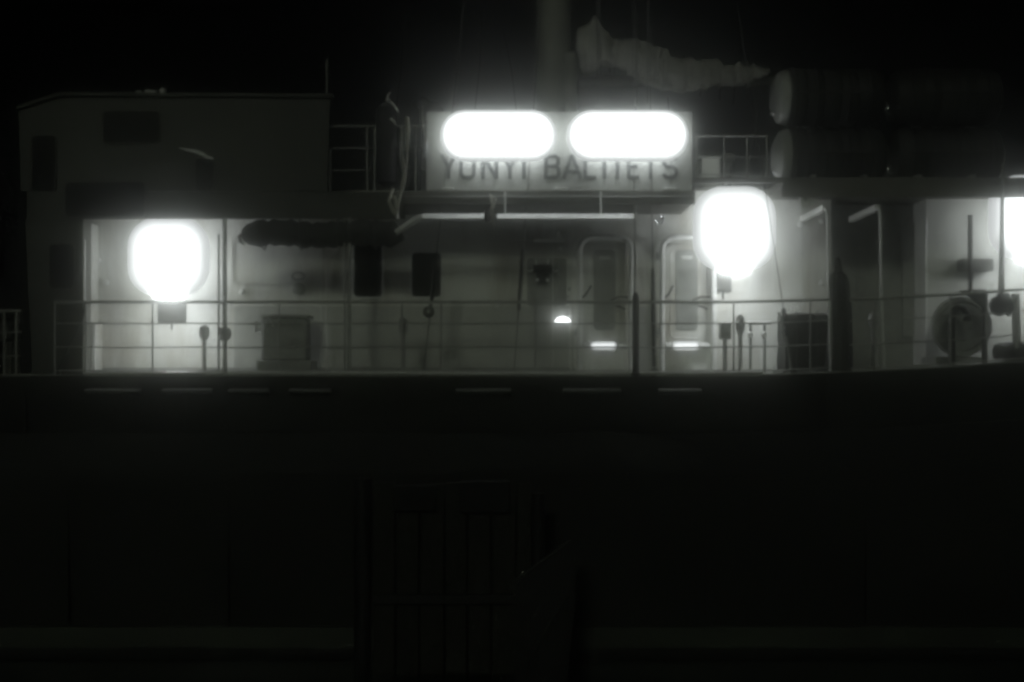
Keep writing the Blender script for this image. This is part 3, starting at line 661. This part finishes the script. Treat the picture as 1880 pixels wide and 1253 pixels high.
MB().prism([(SX(a, -.1), SZ(c2, -.1)) for a, c2 in ((1830, 540), (1850, 538), (1862, 565), (1852, 582), (1842, 570))], -.14, -.06).build('cheek', BLACKP, t, bevel=.01)
t = thing('fender_pile', 'black lumpy heap of gear at the right edge of the deck', 'gear heap', P(1872, 690, .1))
lumpy_box((SX(1848, .0), -.02, sheer(7.4)), (12.2, .7, SZ(628)), DCANVAS, 'heap', t, .06)
MB().tube([P(1867, 640, .05), P(1864, 540, .05)], .06, 12).build('standing_post', GREY, t)
# left end deck gear
t = thing('deck_fitting', 'dim cluster of deck fittings on the extreme left', 'deck fitting', P(20, 690, .4))
MB().lathe(P(18, 690, .4), [(.1, 0), (.1, .5), (.16, .55), (.18, .75), (.1, .85)], 'Z', 18).build('bollard', UPPER, t)
MB().tube([P(34, 690, .45), P(32, 580, .45)], .035, 10).build('pipe', UPPER, t)

# more rigging and fittings
for n_, (a, c2, e, f, yy) in enumerate(((742, 20, 722, 240, .3), (884, 20, 872, 200, .5), (1232, 345, 1226, 180, -.05), (1398, 150, 1372, 322, -.05), (925, 60, 948, 205, .9))):
    t = thing('signal_halyard', ['thin line rising from the gear left of the name board', 'thin line above the left tube lamp', 'short line at the right end of the name board', 'slack line beside the nearest raft canisters', 'thin line just left of the mast'][n_], 'rigging', P(e, f, yy), 'thin signal lines')
    A, B = P(a, c2, yy), P(e, f, yy); Mx = (A + B) / 2 + Vector((.03, 0, -.02)); MB().tube([A, A.lerp(Mx, .5), Mx, Mx.lerp(B, .5), B], .007, 6).build('line', WIRE, t)
t = thing('hook_cluster', 'pale hooks and a line hanging by the right end of the bright trunk', 'hooks', P(1212, 400, -.1))
for q0, q1 in (((1203, 405), (1207, 414)), ((1211, 404), (1215, 396)), ((1218, 398), (1213, 412))): MB().tube([P(*q0, -.1), P((q0[0] + q1[0]) / 2 + 2, (q0[1] + q1[1]) / 2, -.14), P(*q1, -.1)], .014, 8).build('hook', CHROME, t)
MB().tube([P(1218, 398, -.08), P(1205, 430, -.06), P(1203, 470, -.05)], .006, 6).build('line', ROPE, t)
t = thing('pipe_cluster', 'small tangle of pipes and valves on the wall just left of the left-hand door', 'valves', P(1045, 500, YW))
for px, py in ((1024, 497), (1026, 505), (1046, 531), (1040, 452)): MB().lathe(P(px, py, YW - .1), [(.015, -.03), (.03, 0), (.03, .03), (.012, .09)], 'Y', 12).build('valve', CHROME, t)
MB().tube([P(1024, 478, YW - .06), P(1026, 540, YW - .06), P(1044, 545, YW - .06)], .014, 8).build('pipe', GREY, t)
t = thing('lifting_eye', 'tiny bright eye on the upper canister farther from the name board', 'eye', P(1651, 197, .05))
MB().tube([P(1650 + 3 * math.cos(a), 197 + 4 * math.sin(a), .0) for a in [2 * math.pi * k / 12 for k in range(13)]], .010, 6, cap=False).build('ring', CHROME, t)
# ------------------------------------------------------------------ liferaft canisters, 2 x 2 in racks
def canister(px0, px1, pyc, y, dia, label, group='raft canisters stacked on the right'):
    x0, x1 = SX(px0, y), SX(px1, y); z = SZ(pyc, y); r = dia / 2; L = x1 - x0
    t = thing('liferaft_canister', label, 'life raft', ((x0 + x1) / 2, y, z - r), group)
    prof = [(r * .15, 0), (r * .55, .035), (r * .85, .11), (r * .93, .2)]
    for k in range(5):
        s0 = .22 + (L - .44) * k / 5; s1 = .22 + (L - .44) * (k + 1) / 5
        prof += [(r * .95, s0), (r, s0 + .03), (r, s1 - .03)]
    prof += [(r * .95, L - .22), (r * .93, L - .2), (r * .85, L - .11), (r * .55, L - .035), (r * .15, L)]
    MB().lathe((x0, y, z), prof, 'X', 36).build('shell', RAFTSH, t)
    for x_, sg in ((x0, 1), (x1, -1)):
        MB().lathe((x_, y, z), [(r * .1, -.012 * sg), (r * .5, .012 * sg), (r * .87, .095 * sg), (r * .955, .19 * sg), (r * .965, .22 * sg), (r * .93, .23 * sg)], 'X', 36).build('end_cap', RAFT if sg == 1 and px0 < 1500 else RAFTSH, t)  # nearest left caps pale, others dark: lamplight put into the cap colours
    MB().box((x0 + .24, y - r * 1.05, z - .02), (x1 - .24, y + r * 1.05, z + .02)).build('joint_flange', RAFTSH, t, bevel=.008)
    for s in (.3, .62, L - .62, L - .3):
        MB().tube([(x0 + s, y + r * 1.012 * math.cos(a), z + r * 1.012 * math.sin(a)) for a in [2 * math.pi * k / 32 for k in range(33)]], .022, 6, cap=False).build('strap', BLACKP, t)
    q = Vector((x0 - .0, y - .12, z - r * .55))
    MB().tube([q + Vector((.02, 0, .08)), q + Vector((-.02, 0, .03)), q + Vector((-.015, 0, -.02)), q + Vector((.05, 0, -.04))], .012, 8).build('handle', CHROME, t)
    return t
canister(1416, 1624, 180, .55, .86, 'upper raft canister nearest the name board')
canister(1626, 1836, 180, .55, .86, 'upper raft canister farther from the name board')
canister(1418, 1626, 288, .55, .86, 'lower raft canister nearest the name board')
canister(1628, 1838, 288, .55, .86, 'lower raft canister farther from the name board')
t = thing('canister_rack', 'steel rack that holds the four raft canisters, pale bracket at its left foot', 'rack', P(1490, 345, .3))
def rk(pts, y0, y1, m): return MB().prism([(SX(a, .1), SZ(c2, .1)) for a, c2 in pts], y0, y1)
rk([(1464, 330), (1476, 326), (1489, 364), (1497, 366), (1496, 378), (1468, 387)], .02, .06, TRIM).build('bracket', TRIM, t, bevel=.006)
MB().lathe(P(1479, 364, .0), [(.035, 0), (.035, .018)], 'Y', 12).build('lightening_hole', GREY, t)
for px in (1496, 1590, 1690, 1790):
    MB().box((SX(px) - .03, .05, ZR1 + .003), (SX(px) + .03, 1.05, ZR1 + .05)).build('foot', GREY, t)
    MB().tube([(SX(px), 1.03, ZR1 + .05), (SX(px), 1.03, SZ(150))], .03, 8).build('upright', GREY, t)
for z in (SZ(234),):
    for px in (1496, 1590, 1690, 1790): MB().box((SX(px) - .03, .15, z - .02), (SX(px) + .03, 1.0, z + .015)).build('cross_bar', BLACKP, t)
# rolled awning under the left soffit
t = thing('rolled_awning', 'dark rolled awning slung under the deck edge between the left lamp and name board', 'awning', P(590, 455, .15))
xs = [SX(446, .12) + (SX(738, .12) - SX(446, .12)) * k / 30 for k in range(31)]
aw = MB(); aw.tube([(x, .12, SZ(430, .12) + .02 * math.sin(x * 5)) for x in xs], [(.09 if k in (0, 30) else .15 if k in (1, 29) else .19 + .018 * math.sin(k * 2.3)) for k in range(31)], 20)
for v in aw.bm.verts: v.co += noise.noise_vector(v.co * 6) * .02
aw.build('roll', DCANVAS, t)
for k in (4, 11, 18, 25):
    MB().tube([(xs[k], .12 + .232 * math.cos(a), SZ(430, .12) + .232 * math.sin(a)) for a in [2 * math.pi * j / 20 for j in range(21)]], .010, 6, cap=False).build('tie', WIRE, t)
e = MB(); q = P(444, 440, .1)
e.tube([q + Vector((.0, 0, .09)), q + Vector((-.035, -.02, .04)), q + Vector((-.02, -.02, -.03)), q + Vector((.04, 0, -.08))], [.014, .03, .03, .012], 8); e.build('end_knot', CANVAS, t)
e = MB(); q = P(733, 432, .1)
for k in range(4): e.tube([q + Vector((-.05, 0, .08 - .01 * k)), q + Vector((.02 + .02 * k, -.04, .04 - .03 * k)), q + Vector((.03, -.02, -.1))], .014, 6)
e.build('end_lashing', CANVAS, t)

# ------------------------------------------------------------------ hanging gear left of the name board
t = thing('hanging_fender', 'black cylindrical fender hung at the railing left of the name board', 'fender', P(708, 345, .1))
MB().lathe(P(709, 342, .08), [(.05, 0), (.14, .05), (.15, .2), (.15, 1.0), (.14, 1.15), (.05, 1.22)], 'Z', 20).build('body', RUBBER, t)
MB().tube([P(709, 188, .08), P(712, 176, .08), P(716, 170, .1)], .012, 6).build('lanyard', ROPE, t)
t = thing('hanging_rope', 'pale rope falling in a long fold just left of the name board', 'rope', P(724, 395, -.25))
MB().tube([P(737, 232, -.2), P(738, 285, -.25), P(742, 305, -.27), P(743, 325, -.27), P(737, 350, -.25), P(731, 375, -.22), P(728, 400, -.2)], [.010, .014, .022, .030, .026, .024, .02], 10).build('strand', ROPE, t)
MB().tube([P(747, 216, -.2), P(749, 240, -.23), P(748, 270, -.25), P(747, 300, -.25), P(744, 325, -.25)], [.035, .04, .016, .014, .012], 8).build('tail', ROPE, t)
MB().tube([P(722, 345, -.2), P(714, 370, -.2), P(722, 390, -.2), P(730, 402, -.2), P(724, 360, -.22)], .026, 8).build('loop', ROPE, t)
MB().tube([P(733, 262, -.27), P(733, 290, -.29), P(736, 315, -.27)], .018, 8).build('thimble', CHROME, t)
t = thing('shackle', 'small bright shackle hanging close to the left end of the name board', 'shackle', P(780, 290, -.2))
MB().tube([P(781, 262, -.22), P(781, 280, -.22), P(778, 290, -.22)], .026, 8).build('bow', CHROME, t)
MB().tube([P(781, 262, -.22), P(775, 215, .0), P(776, 195, .4)], .008, 6).build('line', ROPE, t)
for n_, (q0, q1, q2) in enumerate((((719, 188), (725, 196), (731, 207)), ((717, 218), (722, 222), (727, 229)))):
    t = thing('cleat', ['upper curved cleat at the top of the black fender', 'lower curved cleat beside the black fender'][n_], 'cleat', P(*q0, .0), 'cleats by the black fender')
    MB().tube([P(*q0, -.12), P(*q1, -.15), P(*q2, -.15)], .018, 8).build('horn', TRIM, t)
    MB().tube([P(*q1, -.1), P(q1[0], q1[1] + 2, .12)], .012, 6).build('stem', TRIM, t)
# bent bar glinting on the wheelhouse
t = thing('bent_handrail', 'bent handrail glinting on the dark wheelhouse above the left lamp', 'handrail', P(360, 280, .2))
MB().tube([P(330, 272, -.1), P(345, 276, -.15), P(358, 278, -.15), P(372, 283, -.15), (P(380, 289, -.12)), P(392, 291, -.1)], [.010, .022, .028, .034, .026, .016], 10).build('bar', TRIM, t)
for a, c2 in ((340, 275), (384, 289)): MB().tube([P(a, c2, .19), P(a, c2 + 1, .335)], .012, 6).build('stanchion', CHROME, t)
t = thing('roof_fittings', 'row of small pale fittings on the wheelhouse roof edge', 'fittings', P(278, 172, .6))
for px, h in ((256, 5), (272, 7), (281, 6), (299, 9)): MB().lathe(P(px, 172, .38), [(.05, 0), (.06, h / 220), (.03, h / 125)], 'Z', 12).build('cap', TRIM, t)

# ------------------------------------------------------------------ furled sail on its boom
YS = 0.75
sail = thing('furled_sail', 'pale furled sail heaped on its boom above the right tube lamp', 'sail', P(1090, 165, YS))
def cloth(path, rad, seg=22, amp=.05, sub=6, flat=.6):
    pts = []; rs = []
    for i in range(len(path) - 1):
        for k in range(sub):
            u = k / sub; pts.append(P(path[i][0] + (path[i + 1][0] - path[i][0]) * u, path[i][1] + (path[i + 1][1] - path[i][1]) * u, YS)); rs.append(rad[i] + (rad[i + 1] - rad[i]) * u)
    pts.append(P(*path[-1], YS)); rs.append(rad[-1])
    m = MB(); m.tube(pts, [r / 125 for r in rs], seg)
    for v in m.bm.verts:
        f = Vector((v.co.x * 9, v.co.y * 2, v.co.z * 1.6))
        v.co += noise.noise_vector(f) * amp + noise.noise_vector(v.co * 5) * amp * .8 + noise.noise_vector(v.co * 14) * amp * .35; v.co.y = YS + (v.co.y - YS) * flat
    return m
cloth([(1093, 26), (1090, 42), (1083, 62), (1080, 82), (1082, 100), (1080, 120), (1080, 134)], [4, 10, 19, 24, 24, 20, 9], amp=.06).build('peak_fold', CANVAS, sail)
cloth([(1100, 48), (1106, 68), (1114, 88), (1122, 112)], [4, 12, 22, 26], amp=.05).build('second_fold', CANVAS, sail)
cloth([(1098, 100), (1130, 100), (1158, 104), (1186, 114), (1214, 128), (1244, 134), (1280, 138), (1310, 136), (1345, 138), (1380, 134), (1415, 132)], [16, 27, 30, 34, 32, 28, 25, 22, 18, 12, 5], amp=.07, sub=8, seg=30).build('body', CANVAS, sail)
cloth([(1160, 128), (1180, 140), (1202, 150), (1232, 156), (1268, 158), (1300, 160)], [9, 13, 15, 14, 10, 5], amp=.05).build('loose_fold', CANVAS, sail)
for k in range(9):
    x_ = 1110 + 30 * k + random.uniform(-9, 9); y_ = 62 + 8 * k
    MB().tube([P(x_, y_, YS - .3), P(x_ + random.uniform(-6, 10), y_ + 34, YS - .34), P(x_ + random.uniform(-12, 12), y_ + 66, YS - .3)], .006, 5).build('lacing', WIRE, sail)
MB().tube([P(1062, 152, YS + .3), P(1430, 148, YS + .3)], .07, 14).build('boom', UPPER, sail)
for px in (1120, 1165, 1215, 1268, 1320, 1372):
    cz = 104 if px < 1150 else 122 if px < 1200 else 137; rr_ = .25 if px < 1240 else .2
    MB().tube([(SX(px, YS), YS + rr_ * .8 * math.cos(a), SZ(cz, YS) + rr_ * math.sin(a)) for a in [2 * math.pi * j / 20 for j in range(21)]], .009, 6, cap=False).build('gasket', WIRE, sail)
t = thing('boat_cover', 'dim rounded boat cover below the sail and right of the mast', 'cover', P(1100, 170, 2.2))
lumpy_box((SX(1062, 2.0), 2.0, SZ(195, 2.0)), (SX(1168, 2.0), 2.5, SZ(138, 2.0)), UPPER, 'cover', t, .05)
MB().box((SX(1062, 2.2), 2.1, ZC1 + .005), (SX(1168, 2.2), 2.4, SZ(197, 2.2))).build('chock', BLACKP, t)

# ------------------------------------------------------------------ dark dolphin with timber panel and accommodation ladder
YD = -1.2
t = thing('mooring_dolphin', 'dark timber mooring dolphin of vertical planks between black piles below the hull', 'mooring dolphin', P(830, 1250, YD))
px = 686; k = 0
while px < 974:
    wv = 38 + (k % 3) * 2
    MB().box((SX(px, YD), YD + (.004 * (k % 2)), -4.5), (SX(min(px + wv, 974), YD) , YD + .1, SZ(886 + (k * 5) % 7, YD))).build('plank', WOOD, t, bevel=.008)
    px += wv + 4; k += 1
for a, c2, top in ((650, 682, 878), (976, 1000, 905)):
    MB().tube([((SX(a, YD) + SX(c2, YD)) / 2, YD, -4.9), ((SX(a, YD) + SX(c2, YD)) / 2, YD, SZ(top, YD))], (SX(c2, YD) - SX(a, YD)) / 2, 18).build('pile', BLACKP, t)
for a, c2, e, f in ((722, 802, 890, 938), (845, 936, 882, 941)):
    MB().box((SX(a, YD), YD - .14, SZ(f, YD)), (SX(c2, YD), YD - .005, SZ(e, YD))).build('rubber_pad', RUBBER, t, bevel=.03)
for z in (1090,): MB().box((SX(684, YD), YD - .10, SZ(z + 18, YD)), (SX(974, YD), YD - .006, SZ(z, YD))).build('waling', BLACKP, t, bevel=.01)
YL = -1.9
t = thing('accommodation_ladder', 'dark sloping ladder with a thin handrail right of the timber dolphin', 'ladder', P(1000, 1250, YL))
A, B = P(945, 1072, YL), P(1046, 998, YL)
MB().prism([(SX(a, YL), SZ(c2, YL)) for a, c2 in ((945, 1068), (1046, 994), (1050, 1008), (1058, 1090), (1040, 1262), (945, 1262))], YL, YL + .05).build('side_plate', BLACKP, t)
MB().tube([P(943, 1069, YL), P(1048, 993, YL)], .02, 8).build('top_edge', UPPER, t)
MB().tube([P(970, 1212, YL - .06), P(1043, 1092, YL - .06)], .012, 8).build('handrail', UPPER, t)
for k in range(5):
    q = P(970 + 18 * k, 1212 - 30 * k, YL - .06); MB().tube([q, q + Vector((0, .05, -.25))], .010, 6).build('baluster', BLACKP, t)

# ------------------------------------------------------------------ mist volume, added to give the lamps their bloom
hz = MB().box((-62, -42, -5.6), (62, 62, 13.5)).build('added_bloom_volume', bpy.data.materials.new('bloom_mist'), smooth=False)
hz['kind'] = 'stuff'
m = hz.data.materials[0]; m.use_nodes = True; t_ = m.node_tree
for n in list(t_.nodes):
    if n.type != 'OUTPUT_MATERIAL': t_.nodes.remove(n)
pv = t_.nodes.new('ShaderNodeVolumePrincipled'); pv.inputs['Color'].default_value = (.93, .96, .93, 1)
pv.inputs['Density'].default_value = 0.031; pv.inputs['Anisotropy'].default_value = 0.9955
out = [n for n in t_.nodes if n.type == 'OUTPUT_MATERIAL'][0]
t_.links.new(pv.outputs[0], out.inputs['Volume'])
